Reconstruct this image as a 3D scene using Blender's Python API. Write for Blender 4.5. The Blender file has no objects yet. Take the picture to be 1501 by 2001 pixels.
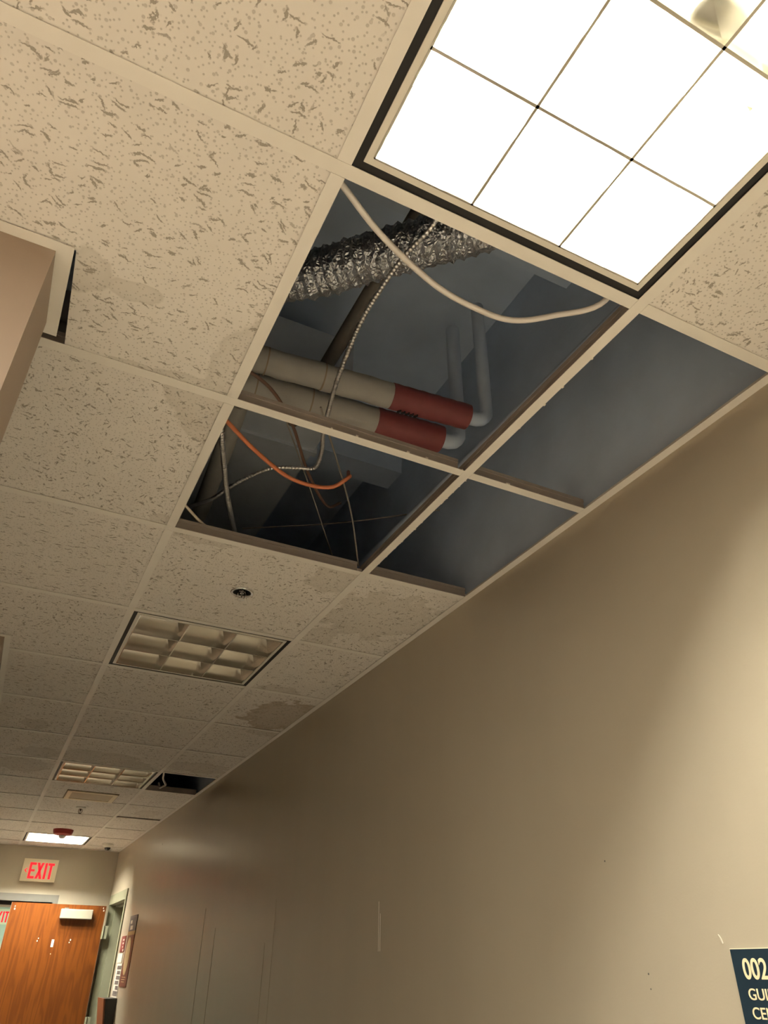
import bpy, bmesh, math, random
from mathutils import Vector, Matrix
random.seed(7)

# ------------------------------------------------------------------ camera, world, exposure
scene = bpy.context.scene
COL = scene.collection
T = 0.6096            # ceiling module (2 ft)
H = 2.56              # ceiling height above the floor
XW = 0.998            # right wall face
XL = -0.385           # left wall face
YF = 8.265            # far wall face

cam_data = bpy.data.cameras.new('camera')
cam_data.sensor_fit = 'HORIZONTAL'
cam_data.sensor_width = 36.0
cam_data.lens = 1406.07 / 1501 * 36.0
cam_data.clip_start = 0.01
camera = bpy.data.objects.new('camera', cam_data)
COL.objects.link(camera)
def rodrigues(w):
    v = Vector(w)
    return Matrix.Rotation(v.length, 3, v.normalized())
BASE = Matrix(((1, 0, 0), (0, 0, -1), (0, 1, 0)))
RW = rodrigues((-0.5563532894, -0.4456519243, 0.1419047687)) @ BASE
rot = Matrix((RW[0], -RW[1], -RW[2])).transposed()
camera.matrix_world = Matrix.Translation((-0.22279, -0.62532, H - 1.05823)) @ rot.to_4x4()
scene.camera = camera

world = bpy.data.worlds.new('world')
world.use_nodes = True
world.node_tree.nodes['Background'].inputs[0].default_value = (0.02, 0.02, 0.02, 1)
world.node_tree.nodes['Background'].inputs[1].default_value = 0.0
scene.world = world

vs = scene.view_settings
vs.view_transform = 'Standard'
vs.look = 'None'
vs.gamma = 1.0
vs.use_curve_mapping = False
vs.exposure = 0.0
TUBE_POWER = 590.0
LAMP_COLOUR = (1.0, 0.955, 0.82)
SIDE_POWER = 44.0

# ------------------------------------------------------------------ materials
def new_mat(name):
    m = bpy.data.materials.new(name)
    m.use_nodes = True
    nt = m.node_tree
    b = nt.nodes['Principled BSDF']
    return m, nt, b

def N(nt, typ, **kw):
    n = nt.nodes.new(typ)
    for k, v in kw.items():
        setattr(n, k, v)
    return n

def L(nt, a, b):
    nt.links.new(a, b)

def math_node(nt, op, a, b=None, clamp=False):
    n = N(nt, 'ShaderNodeMath', operation=op)
    n.use_clamp = clamp
    for i, v in enumerate((a, b)):
        if v is None:
            continue
        if isinstance(v, (int, float)):
            n.inputs[i].default_value = v
        else:
            L(nt, v, n.inputs[i])
    return n.outputs[0]

def maprange(nt, val, a, b, c, d, smooth=True):
    n = N(nt, 'ShaderNodeMapRange')
    n.interpolation_type = 'SMOOTHSTEP' if smooth else 'LINEAR'
    L(nt, val, n.inputs[0])
    for i, v in enumerate((a, b, c, d)):
        n.inputs[i + 1].default_value = v
    return n.outputs[0]

def mixcol(nt, fac, a, b):
    n = N(nt, 'ShaderNodeMix', data_type='RGBA')
    if isinstance(fac, (int, float)):
        n.inputs[0].default_value = fac
    else:
        L(nt, fac, n.inputs[0])
    for i, v in ((6, a), (7, b)):
        if isinstance(v, tuple):
            n.inputs[i].default_value = (*v[:3], 1)
        else:
            L(nt, v, n.inputs[i])
    return n.outputs[2]

def plain(name, col, rough=0.5, metal=0.0, noise=0.0, nscale=30.0, bump=0.0, bscale=200.0, spec=0.5):
    """paint / plastic / metal with a little uneven tone and fine relief"""
    m, nt, b = new_mat(name)
    b.inputs['Roughness'].default_value = rough
    b.inputs['Metallic'].default_value = metal
    b.inputs['Specular IOR Level'].default_value = spec
    tc = N(nt, 'ShaderNodeTexCoord')
    nz = N(nt, 'ShaderNodeTexNoise')
    nz.inputs['Scale'].default_value = nscale
    nz.inputs['Detail'].default_value = 4
    L(nt, tc.outputs['Object'], nz.inputs['Vector'])
    amt = noise if noise else 0.04
    dark = tuple(c * (1 - amt) for c in col)
    lite = tuple(min(1, c * (1 + amt)) for c in col)
    L(nt, mixcol(nt, nz.outputs[0], dark, lite), b.inputs['Base Color'])
    if bump:
        n2 = N(nt, 'ShaderNodeTexNoise')
        n2.inputs['Scale'].default_value = bscale
        n2.inputs['Detail'].default_value = 3
        L(nt, tc.outputs['Object'], n2.inputs['Vector'])
        bp = N(nt, 'ShaderNodeBump')
        bp.inputs['Strength'].default_value = bump
        bp.inputs['Distance'].default_value = 0.002
        L(nt, n2.outputs[0], bp.inputs['Height'])
        L(nt, bp.outputs[0], b.inputs['Normal'])
    return m

def emit(name, col, strength):
    m, nt, b = new_mat(name)
    b.inputs['Base Color'].default_value = (*col, 1)
    b.inputs['Emission Color'].default_value = (*col, 1)
    b.inputs['Emission Strength'].default_value = strength
    return m

TILE_BASE = (0.84, 0.805, 0.745)
def tile_mat(name, stains=(), angles=(0, 50, 95, 140), length=1.0, density=0.09, base=TILE_BASE, stain_col=(0.66, 0.625, 0.56)):
    """mineral fibre tile: fissures, pin holes, optional water stains (tile-local ellipses)"""
    m, nt, b = new_mat(name)
    b.inputs['Roughness'].default_value = 0.95
    b.inputs['Specular IOR Level'].default_value = 0.1
    tc = N(nt, 'ShaderNodeTexCoord')
    oi = N(nt, 'ShaderNodeObjectInfo')
    sep = N(nt, 'ShaderNodeSeparateXYZ')
    L(nt, tc.outputs['Object'], sep.inputs[0])
    off = math_node(nt, 'MULTIPLY', oi.outputs['Random'], 53.0)
    cmb = N(nt, 'ShaderNodeCombineXYZ')
    L(nt, math_node(nt, 'ADD', sep.outputs[0], off), cmb.inputs[0])
    L(nt, math_node(nt, 'ADD', sep.outputs[1], off), cmb.inputs[1])
    # wavy distortion
    nz = N(nt, 'ShaderNodeTexNoise', noise_dimensions='2D')
    nz.inputs['Scale'].default_value = 40
    nz.inputs['Detail'].default_value = 0.5
    L(nt, cmb.outputs[0], nz.inputs['Vector'])
    sub = N(nt, 'ShaderNodeVectorMath', operation='SUBTRACT')
    L(nt, nz.outputs[1], sub.inputs[0]); sub.inputs[1].default_value = (0.5, 0.5, 0.5)
    scl = N(nt, 'ShaderNodeVectorMath', operation='SCALE')
    L(nt, sub.outputs[0], scl.inputs[0]); scl.inputs['Scale'].default_value = 0.018
    add = N(nt, 'ShaderNodeVectorMath', operation='ADD')
    rag = N(nt, 'ShaderNodeTexNoise', noise_dimensions='2D')
    rag.inputs['Scale'].default_value = 260
    rag.inputs['Detail'].default_value = 1
    L(nt, cmb.outputs[0], rag.inputs['Vector'])
    sub2 = N(nt, 'ShaderNodeVectorMath', operation='SUBTRACT')
    L(nt, rag.outputs[1], sub2.inputs[0]); sub2.inputs[1].default_value = (0.5, 0.5, 0.5)
    scl2 = N(nt, 'ShaderNodeVectorMath', operation='SCALE')
    L(nt, sub2.outputs[0], scl2.inputs[0]); scl2.inputs['Scale'].default_value = 0.0055
    add0 = N(nt, 'ShaderNodeVectorMath', operation='ADD')
    L(nt, scl.outputs[0], add0.inputs[0]); L(nt, scl2.outputs[0], add0.inputs[1])
    L(nt, cmb.outputs[0], add.inputs[0]); L(nt, add0.outputs[0], add.inputs[1])
    total = None
    for i, ang in enumerate(angles):
        mp = N(nt, 'ShaderNodeMapping', vector_type='TEXTURE')
        mp.inputs['Location'].default_value = (0.137 * i, 0.071 * i, 0)
        mp.inputs['Rotation'].default_value = (0, 0, math.radians(ang))
        mp.inputs['Scale'].default_value = (0.052 * length * (1.0, 0.62, 0.85, 0.5)[i % 4], 0.0088, 1)
        L(nt, add.outputs[0], mp.inputs[0])
        vo = N(nt, 'ShaderNodeTexVoronoi', voronoi_dimensions='2D')
        vo.inputs['Scale'].default_value = 1
        L(nt, mp.outputs[0], vo.inputs['Vector'])
        sc = N(nt, 'ShaderNodeSeparateColor')
        L(nt, vo.outputs['Color'], sc.inputs[0])
        gate = maprange(nt, sc.outputs[0], density, density + 0.005, 1, 0, False)
        rad = maprange(nt, vo.outputs['Distance'], 0.15, 0.29, 1, 0)
        v = math_node(nt, 'MULTIPLY', gate, rad)
        total = v if total is None else math_node(nt, 'MAXIMUM', total, v)
    for k, (cell, r0, r1, dens) in enumerate(((0.0095, 0.10, 0.20, 0.8), (0.021, 0.075, 0.14, 0.7))):
        mp = N(nt, 'ShaderNodeMapping', vector_type='TEXTURE')
        mp.inputs['Location'].default_value = (0.31 * k, 0.2, 0)
        mp.inputs['Scale'].default_value = (cell, cell, 1)
        L(nt, cmb.outputs[0], mp.inputs[0])
        vo = N(nt, 'ShaderNodeTexVoronoi', voronoi_dimensions='2D')
        vo.inputs['Scale'].default_value = 1
        L(nt, mp.outputs[0], vo.inputs['Vector'])
        sc = N(nt, 'ShaderNodeSeparateColor')
        L(nt, vo.outputs['Color'], sc.inputs[0])
        gate = maprange(nt, sc.outputs[0], dens, dens + 0.01, 1, 0, False)
        v = math_node(nt, 'MULTIPLY', maprange(nt, vo.outputs['Distance'], r0, r1, 0.5, 0), gate)
        total = math_node(nt, 'MAXIMUM', total, v)
    # soft tone variation
    n3 = N(nt, 'ShaderNodeTexNoise', noise_dimensions='2D')
    n3.inputs['Scale'].default_value = 9
    n3.inputs['Detail'].default_value = 5
    L(nt, cmb.outputs[0], n3.inputs['Vector'])
    colr = mixcol(nt, n3.outputs[0], tuple(c * 0.955 for c in base), tuple(min(1, c * 1.035) for c in base))
    if stains:
        n4 = N(nt, 'ShaderNodeTexNoise', noise_dimensions='2D')
        n4.inputs['Scale'].default_value = 16
        n4.inputs['Detail'].default_value = 4
        L(nt, tc.outputs['Object'], n4.inputs['Vector'])
        wob = math_node(nt, 'MULTIPLY', math_node(nt, 'SUBTRACT', n4.outputs[0], 0.5), 1.1)
        fill = None; ring = None
        for (cx, cy, rx, ry) in stains:
            dx = math_node(nt, 'DIVIDE', math_node(nt, 'SUBTRACT', sep.outputs[0], cx), rx)
            dy = math_node(nt, 'DIVIDE', math_node(nt, 'SUBTRACT', sep.outputs[1], cy), ry)
            d = math_node(nt, 'SQRT', math_node(nt, 'ADD', math_node(nt, 'MULTIPLY', dx, dx), math_node(nt, 'MULTIPLY', dy, dy)))
            d = math_node(nt, 'ADD', d, wob)
            f = maprange(nt, d, 0.88, 1.08, 1, 0)
            r = math_node(nt, 'MULTIPLY', f, maprange(nt, d, 0.6, 1.0, 0.25, 1.0))
            fill = f if fill is None else math_node(nt, 'MAXIMUM', fill, f)
            ring = r if ring is None else math_node(nt, 'MAXIMUM', ring, r)
        fac = math_node(nt, 'ADD', math_node(nt, 'MULTIPLY', fill, 0.45), math_node(nt, 'MULTIPLY', ring, 0.35), True)
        colr = mixcol(nt, fac, colr, stain_col)
    colr = mixcol(nt, math_node(nt, 'MULTIPLY', total, 0.9), colr, (0.36, 0.325, 0.27))
    L(nt, colr, b.inputs['Base Color'])
    bp = N(nt, 'ShaderNodeBump')
    bp.invert = True
    bp.inputs['Strength'].default_value = 0.5
    bp.inputs['Distance'].default_value = 0.002
    L(nt, total, bp.inputs['Height'])
    L(nt, bp.outputs[0], b.inputs['Normal'])
    return m

def wall_mat(name, col, rough=0.30):
    m, nt, b = new_mat(name)
    b.inputs['Roughness'].default_value = rough
    b.inputs['Specular IOR Level'].default_value = 0.5
    tc = N(nt, 'ShaderNodeTexCoord')
    mp = N(nt, 'ShaderNodeMapping')
    mp.inputs['Scale'].default_value = (3.0, 3.0, 0.35)
    L(nt, tc.outputs['Object'], mp.inputs[0])
    n1 = N(nt, 'ShaderNodeTexNoise'); n1.inputs['Scale'].default_value = 2.0; n1.inputs['Detail'].default_value = 6
    L(nt, mp.outputs[0], n1.inputs['Vector'])
    L(nt, mixcol(nt, n1.outputs[0], tuple(c * 0.94 for c in col), tuple(c * 1.05 for c in col)), b.inputs['Base Color'])
    # roller texture plus long vertical strokes
    n2 = N(nt, 'ShaderNodeTexNoise'); n2.inputs['Scale'].default_value = 260; n2.inputs['Detail'].default_value = 3
    L(nt, tc.outputs['Object'], n2.inputs['Vector'])
    mp2 = N(nt, 'ShaderNodeMapping'); mp2.inputs['Scale'].default_value = (90, 90, 1.5)
    L(nt, tc.outputs['Object'], mp2.inputs[0])
    n3 = N(nt, 'ShaderNodeTexNoise'); n3.inputs['Scale'].default_value = 1.0; n3.inputs['Detail'].default_value = 3
    L(nt, mp2.outputs[0], n3.inputs['Vector'])
    hgt = math_node(nt, 'ADD', math_node(nt, 'MULTIPLY', n2.outputs[0], 0.5), math_node(nt, 'MULTIPLY', n3.outputs[0], 0.6))
    bp = N(nt, 'ShaderNodeBump'); bp.inputs['Strength'].default_value = 0.16; bp.inputs['Distance'].default_value = 0.0015
    L(nt, hgt, bp.inputs['Height']); L(nt, bp.outputs[0], b.inputs['Normal'])
    return m

def wood_mat(name):
    m, nt, b = new_mat(name)
    b.inputs['Roughness'].default_value = 0.38
    tc = N(nt, 'ShaderNodeTexCoord')
    mp = N(nt, 'ShaderNodeMapping'); mp.inputs['Scale'].default_value = (5.0, 5.0, 0.6)
    L(nt, tc.outputs['Object'], mp.inputs[0])
    nz = N(nt, 'ShaderNodeTexNoise'); nz.inputs['Scale'].default_value = 1.3; nz.inputs['Detail'].default_value = 3
    L(nt, mp.outputs[0], nz.inputs['Vector'])
    wv = math_node(nt, 'FRACT', math_node(nt, 'MULTIPLY', nz.outputs[0], 9.0))
    wv = math_node(nt, 'ABSOLUTE', math_node(nt, 'SUBTRACT', wv, 0.5))
    mp2 = N(nt, 'ShaderNodeMapping'); mp2.inputs['Scale'].default_value = (120, 120, 4)
    L(nt, tc.outputs['Object'], mp2.inputs[0])
    n2 = N(nt, 'ShaderNodeTexNoise'); n2.inputs['Scale'].default_value = 1.0; n2.inputs['Detail'].default_value = 4
    L(nt, mp2.outputs[0], n2.inputs['Vector'])
    f = math_node(nt, 'ADD', math_node(nt, 'MULTIPLY', maprange(nt, wv, 0.05, 0.4, 0, 1), 0.55), math_node(nt, 'MULTIPLY', n2.outputs[0], 0.5), True)
    L(nt, mixcol(nt, f, (0.085, 0.020, 0.0012), (0.160, 0.045, 0.0035)), b.inputs['Base Color'])
    return m

def foil_mat(name):
    m, nt, b = new_mat(name)
    b.inputs['Metallic'].default_value = 1.0
    b.inputs['Roughness'].default_value = 0.38
    b.inputs['Base Color'].default_value = (0.52, 0.54, 0.58, 1)
    tc = N(nt, 'ShaderNodeTexCoord')
    vo = N(nt, 'ShaderNodeTexVoronoi', feature='DISTANCE_TO_EDGE'); vo.inputs['Scale'].default_value = 110
    n = N(nt, 'ShaderNodeTexNoise'); n.inputs['Scale'].default_value = 40; n.inputs['Detail'].default_value = 5
    L(nt, tc.outputs['Object'], vo.inputs['Vector']); L(nt, tc.outputs['Object'], n.inputs['Vector'])
    bp = N(nt, 'ShaderNodeBump'); bp.inputs['Strength'].default_value = 0.8; bp.inputs['Distance'].default_value = 0.006
    L(nt, math_node(nt, 'ADD', vo.outputs['Distance'], n.outputs[0]), bp.inputs['Height'])
    L(nt, bp.outputs[0], b.inputs['Normal'])
    return m

def floor_mat(name):
    m, nt, b = new_mat(name)
    b.inputs['Roughness'].default_value = 0.25
    tc = N(nt, 'ShaderNodeTexCoord')
    ck = N(nt, 'ShaderNodeTexBrick')
    ck.offset = 0
    ck.inputs['Scale'].default_value = 1.0
    ck.inputs['Brick Width'].default_value = 0.3048
    ck.inputs['Row Height'].default_value = 0.3048
    ck.inputs['Mortar Size'].default_value = 0.001
    ck.inputs['Color1'].default_value = (0.74, 0.67, 0.57, 1)
    ck.inputs['Color2'].default_value = (0.77, 0.70, 0.60, 1)
    ck.inputs['Mortar'].default_value = (0.2, 0.16, 0.12, 1)
    L(nt, tc.outputs['Object'], ck.inputs['Vector'])
    n = N(nt, 'ShaderNodeTexNoise'); n.inputs['Scale'].default_value = 35; n.inputs['Detail'].default_value = 6
    L(nt, tc.outputs['Object'], n.inputs['Vector'])
    L(nt, mixcol(nt, maprange(nt, n.outputs[0], 0.35, 0.7, 0, 0.35), ck.outputs[0], (0.62, 0.53, 0.43)), b.inputs['Base Color'])
    return m

def glass_mat(name):
    m, nt, b = new_mat(name)
    b.inputs['Base Color'].default_value = (0.86, 0.93, 0.88, 1)
    b.inputs['Roughness'].default_value = 0.02
    b.inputs['Transmission Weight'].default_value = 1.0
    b.inputs['IOR'].default_value = 1.1
    return m

WALL_COL = (0.475, 0.42, 0.32)
M = {
    'tee': plain('tee_paint', (0.86, 0.83, 0.76), 0.45, noise=0.05, nscale=14),
    'web': plain('tee_web_steel', (0.42, 0.37, 0.33), 0.5, metal=0.3, noise=0.1),
    'wall': wall_mat('wall_paint', WALL_COL),
    'wall_left': wall_mat('wall_paint_shaded', (0.38, 0.295, 0.23), 0.45),  # same beige paint, with its shade put into the colour
    'wall_far': wall_mat('wall_paint_far', (0.44, 0.40, 0.31), 0.45),
    'floor': floor_mat('vinyl_floor'),
    'deck': plain('concrete_glare_tint', (0.55, 0.65, 0.79), 0.9, noise=0.2, nscale=5, bump=0.4, bscale=40),  # bluish lift in the colour imitates glare and offsets warm bounce
    'duct': plain('galvanised_steel', (0.55, 0.60, 0.66), 0.5, metal=0.15, noise=0.12, nscale=12),
    'black': plain('black_reveal', (0.012, 0.012, 0.013), 0.6),
    'white_metal': plain('white_enamel', (0.80, 0.77, 0.68), 0.35, noise=0.03),
    'pan': plain('reflector_enamel', (0.86, 0.82, 0.68), 0.45, noise=0.03),
    'louver': plain('semi_specular_aluminium', (0.50, 0.475, 0.42), 0.13, metal=0.78, noise=0.02),
    'tube_on': emit('lit_tube', LAMP_COLOUR, TUBE_POWER),
    'tube_far': emit('lit_tube_cool', LAMP_COLOUR, TUBE_POWER * 1.75),
    'tube_off': plain('unlit_tube', (0.80, 0.79, 0.74), 0.35),
    'socket': plain('lamp_holder', (0.62, 0.58, 0.46), 0.5),
    'cable_white': plain('white_cable_jacket', (0.78, 0.74, 0.69), 0.45, noise=0.05),
    'cable_cream': plain('cream_cable_jacket', (0.72, 0.63, 0.50), 0.45),
    'cable_orange': plain('orange_cable_jacket', (0.62, 0.20, 0.09), 0.5, noise=0.15, nscale=60),
    'cable_brown': plain('brown_cable_jacket', (0.16, 0.09, 0.065), 0.5),
    'armour': plain('armoured_steel', (0.66, 0.66, 0.66), 0.3, metal=0.9, noise=0.08),
    'wire': plain('hanger_wire', (0.30, 0.28, 0.25), 0.5, metal=0.4),
    'lagging': plain('pipe_lagging', (0.36, 0.35, 0.325), 0.8, noise=0.12, nscale=18, bump=0.5, bscale=60),
    'red_wrap': plain('red_pipe_wrap', (0.22, 0.055, 0.058), 0.6, noise=0.18, nscale=25),
    'dark_iron': plain('dark_iron', (0.12, 0.11, 0.10), 0.6, noise=0.2),
    'foil': foil_mat('crinkled_foil'),
    'wood': wood_mat('oak_veneer'),
    'olive': plain('olive_frame_paint', (0.27, 0.275, 0.19), 0.42, noise=0.05),
    'frame_grey': plain('warm_grey_frame_paint', (0.17, 0.165, 0.145), 0.5, noise=0.04),
    'closer': plain('closer_cover', (0.31, 0.29, 0.225), 0.4),
    'exit_body': plain('exit_sign_housing', (0.86, 0.80, 0.60), 0.4),
    'exit_red': emit('lit_exit_letters', (0.9, 0.002, 0.02), 0.85),
    'chrome': plain('chrome', (0.8, 0.8, 0.8), 0.12, metal=1.0),
    'bronze': plain('bronze', (0.10, 0.07, 0.05), 0.35, metal=0.9),
    'maroon': plain('maroon_plastic', (0.30, 0.030, 0.030), 0.35),
    'lens': plain('strobe_lens', (0.85, 0.82, 0.76), 0.1),
    'dome': plain('smoked_dome', (0.03, 0.028, 0.026), 0.08),
    'cream': plain('cream_plastic', (0.90, 0.82, 0.62), 0.4),
    'panel_tan': plain('tan_panel', (0.52, 0.46, 0.33), 0.5),
    'glass': glass_mat('door_glass'),
    'navy': plain('navy_sign', (0.012, 0.028, 0.045), 0.4),
    'sign_letter': plain('cream_lettering', (0.88, 0.76, 0.48), 0.5),
    'poster_brown': plain('brown_print', (0.17, 0.055, 0.035), 0.45, noise=0.15),
    'poster_red': plain('red_brown_print', (0.22, 0.035, 0.03), 0.45, noise=0.15),
    'poster_slate': plain('slate_print', (0.12, 0.13, 0.15), 0.45, noise=0.3, nscale=60),
    'poster_tan': plain('tan_print', (0.62, 0.47, 0.25), 0.5, noise=0.2, nscale=30),
    'poster_gold': plain('gold_print', (0.45, 0.30, 0.12), 0.5),
    'poster_grey': plain('grey_print', (0.16, 0.14, 0.13), 0.5, noise=0.4, nscale=80),
    'paper': plain('white_paper', (0.78, 0.73, 0.64), 0.7),
    'box_wood': plain('dark_red_wood', (0.20, 0.065, 0.025), 0.4, noise=0.15),
    'black_plastic': plain('black_plastic', (0.015, 0.016, 0.015), 0.35),
    'pale_green': plain('pale_green_wall', (0.55, 0.62, 0.55), 0.6),
    'gap': plain('dark_gap_fill', (0.02, 0.02, 0.018), 0.6),
    'crumb': plain('tile_crumb', (0.80, 0.75, 0.66), 0.95),
    'chip': plain('exposed_plaster', (0.60, 0.56, 0.47), 0.8),
    'dust': plain('grey_dust_line', (0.28, 0.23, 0.17), 0.9),
}

# ------------------------------------------------------------------ mesh helpers
class MB:
    def __init__(self):
        self.v = []; self.f = []; self.mi = []; self.cur = 0
    def add(self, verts, faces):
        o = len(self.v)
        self.v += [tuple(p) for p in verts]
        self.f += [tuple(i + o for i in f) for f in faces]
        self.mi += [self.cur] * len(faces)
        return self
    def box(self, x0, x1, y0, y1, z0, z1):
        v = [(x, y, z) for z in (z0, z1) for y in (y0, y1) for x in (x0, x1)]
        return self.add(v, [(0, 2, 3, 1), (4, 5, 7, 6), (0, 1, 5, 4), (2, 6, 7, 3), (0, 4, 6, 2), (1, 3, 7, 5)])
    def prism(self, poly, z0, z1, axis='z'):
        """poly: list of 2-D points counter-clockwise; extruded along an axis"""
        n = len(poly)
        def P(a, b, c):
            return {'z': (a, b, c), 'x': (c, a, b), 'y': (a, c, b)}[axis]
        v = [P(a, b, z0) for a, b in poly] + [P(a, b, z1) for a, b in poly]
        f = [tuple(range(n))[::-1], tuple(range(n, 2 * n))] + [(i, (i + 1) % n, n + (i + 1) % n, n + i) for i in range(n)]
        return self.add(v, f)
    def ring(self, hx0, hy0, hx1, hy1, z0, z1):
        """rectangular ring, inner half sizes hx0,hy0 and outer hx1,hy1"""
        self.box(-hx1, hx1, hy0, hy1, z0, z1); self.box(-hx1, hx1, -hy1, -hy0, z0, z1)
        self.box(-hx1, -hx0, -hy0, hy0, z0, z1); self.box(hx0, hx1, -hy0, hy0, z0, z1)
        return self
    def lathe(self, prof, seg=28, c=(0, 0, 0)):
        n = len(prof); v = []; f = []
        for i in range(seg):
            a = 2 * math.pi * i / seg
            for r, z in prof:
                v.append((c[0] + r * math.cos(a), c[1] + r * math.sin(a), c[2] + z))
        for i in range(seg):
            j = (i + 1) % seg
            for k in range(n - 1):
                f.append((i * n + k, j * n + k, j * n + k + 1, i * n + k + 1))
        return self.add(v, f)
    def tube(self, pts, rad, seg=10, caps=True):
        """rad: number or function of (index, count)"""
        pts = [Vector(p) for p in pts]
        n = len(pts)
        up = None; rings = []
        for i, p in enumerate(pts):
            t = (pts[min(i + 1, n - 1)] - pts[max(i - 1, 0)]).normalized()
            if up is None:
                up = Vector((0, 0, 1)) if abs(t.z) < 0.9 else Vector((1, 0, 0))
            a = t.cross(up).normalized()
            up = a.cross(t).normalized()
            r = rad(i, n) if callable(rad) else rad
            rings.append([p + (a * math.cos(2 * math.pi * k / seg) + up * math.sin(2 * math.pi * k / seg)) * r for k in range(seg)])
        v = [q for rg in rings for q in rg]; f = []
        for i in range(n - 1):
            for k in range(seg):
                k2 = (k + 1) % seg
                f.append((i * seg + k, (i + 1) * seg + k, (i + 1) * seg + k2, i * seg + k2))
        if caps:
            f.append(tuple(range(seg))); f.append(tuple(range((n - 1) * seg, n * seg))[::-1])
        return self.add(v, f)
    def build(self, name, mat, parent=None, smooth=False, loc=None, mats=None):
        me = bpy.data.meshes.new(name)
        me.from_pydata(self.v, [], self.f)
        for m in (mats or [mat]):
            me.materials.append(m)
        if mats:
            for p, i in zip(me.polygons, self.mi):
                p.material_index = i
        bm = bmesh.new(); bm.from_mesh(me)
        bmesh.ops.recalc_face_normals(bm, faces=bm.faces)
        bm.to_mesh(me); bm.free()
        if smooth:
            for p in me.polygons:
                p.use_smooth = True
            try:
                me.set_sharp_from_angle(angle=math.radians(40))
            except Exception:
                pass
        o = bpy.data.objects.new(name, me)
        COL.objects.link(o)
        if loc:
            o.location = loc
        if parent:
            o.parent = parent
        return o

def tag(o, label, cat, group=None, kind=None):
    o['label'] = label; o['category'] = cat
    if group: o['group'] = group
    if kind: o['kind'] = kind
    return o

def empty(name, loc, label, cat, group=None, kind=None, rotz=0.0):
    o = bpy.data.objects.new(name, None)
    COL.objects.link(o)
    o.empty_display_size = 0.05
    o.location = loc; o.rotation_euler = (0, 0, rotz)
    return tag(o, label, cat, group, kind)

def spline(pts, step=0.01):
    """Catmull-Rom through points, resampled"""
    P = [Vector(p) for p in pts]
    P = [P[0] * 2 - P[1]] + P + [P[-1] * 2 - P[-2]]
    out = []
    for i in range(1, len(P) - 2):
        a, b, c, d = P[i - 1:i + 3]
        n = max(2, int((c - b).length / step))
        for k in range(n):
            t = k / n
            out.append(0.5 * ((2 * b) + (c - a) * t + (2 * a - 5 * b + 4 * c - d) * t * t + (3 * b - a - 3 * c + d) * t ** 3))
    out.append(P[-2])
    return out

def copy_tree(o, parent=None):
    c = o.copy(); COL.objects.link(c)
    if parent is not None:
        c.parent = parent
    for ch in list(o.children):
        copy_tree(ch, c)
    return c

# ------------------------------------------------------------------ room shell
PL = 1.05                       # plenum height
YB = -4.9
XR0 = -3.05                     # back of the recesses on the left
HT = H + PL
# right wall with a doorway near its far end
DY0, DY1, DZ = 7.215, 8.15, H - 0.505
w = MB()
w.box(XW, XW + 0.15, YB, DY0, 0, H + 0.02)
w.box(XW, XW + 0.15, DY1, YF + 0.15, 0, H + 0.02)
w.box(XW, XW + 0.15, DY0, DY1, DZ, H + 0.02)
wall_right = tag(w.build('wall_right', M['wall']), 'long beige painted corridor wall with the room number sign', 'wall', kind='structure')
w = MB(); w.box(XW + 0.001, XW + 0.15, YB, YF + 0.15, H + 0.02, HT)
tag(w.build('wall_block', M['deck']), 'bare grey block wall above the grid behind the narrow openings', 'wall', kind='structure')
# far wall with a glazed doorway
FX0, FX1, FZ = -0.60, 0.445, H - 0.50
w = MB()
w.box(XR0, FX0, YF, YF + 0.15, 0, HT); w.box(FX1, XW, YF, YF + 0.15, 0, HT); w.box(FX0, FX1, YF, YF + 0.15, FZ, HT)
wall_far = tag(w.build('wall_far', M['wall_far']), 'beige end wall of the corridor behind the open wooden door', 'wall', kind='structure')
# left wall: a stub between two recesses, then a long run
w = MB()
w.box(XR0, XL, 0.365, 0.55, 0, HT)
w.box(XR0, XL, 2.31, YF, 0, HT)
w.box(XR0, XL, YB, -2.0, 0, HT)
w.box(XR0 - 0.12, XR0, YB, YF, 0, HT)
wall_left = tag(w.build('wall_left', M['wall_left']), 'beige wall stub with rosy shade put in its paint reaching the ceiling beside the loose edge trim', 'wall', kind='structure')
w = MB(); w.box(XR0 - 0.12, XW + 0.15, YB - 0.12, YB, 0, HT)
tag(w.build('wall_back', M['wall']), 'beige wall closing the corridor opposite the wooden door', 'wall', kind='structure')
w = MB(); w.box(XR0 - 0.12, XW + 0.15, YB - 0.12, YF + 0.15, -0.1, 0)
tag(w.build('floor', M['floor']), 'warm brown vinyl tile corridor floor', 'floor', kind='structure')
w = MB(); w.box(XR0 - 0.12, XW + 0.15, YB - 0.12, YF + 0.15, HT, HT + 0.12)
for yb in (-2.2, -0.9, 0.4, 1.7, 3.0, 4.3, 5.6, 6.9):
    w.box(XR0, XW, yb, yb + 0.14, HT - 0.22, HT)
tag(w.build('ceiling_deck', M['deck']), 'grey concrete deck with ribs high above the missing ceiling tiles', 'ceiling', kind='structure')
# a small unlit room behind the side doorway
w = MB()
w.box(XW + 0.15, XW + 1.6, 6.9, 7.0, 0, H); w.box(XW + 0.15, XW + 1.6, 8.4, 8.5, 0, H)
w.box(XW + 1.6, XW + 1.7, 6.9, 8.5, 0, H); w.box(XW + 0.15, XW + 1.7, 6.9, 8.5, H, H + 0.08); w.box(XW + 0.15, XW + 1.7, 6.9, 8.5, -0.1, 0)
tag(w.build('wall_side_room', M['wall']), 'unlit room behind the olive framed side doorway', 'wall', kind='structure')
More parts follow.
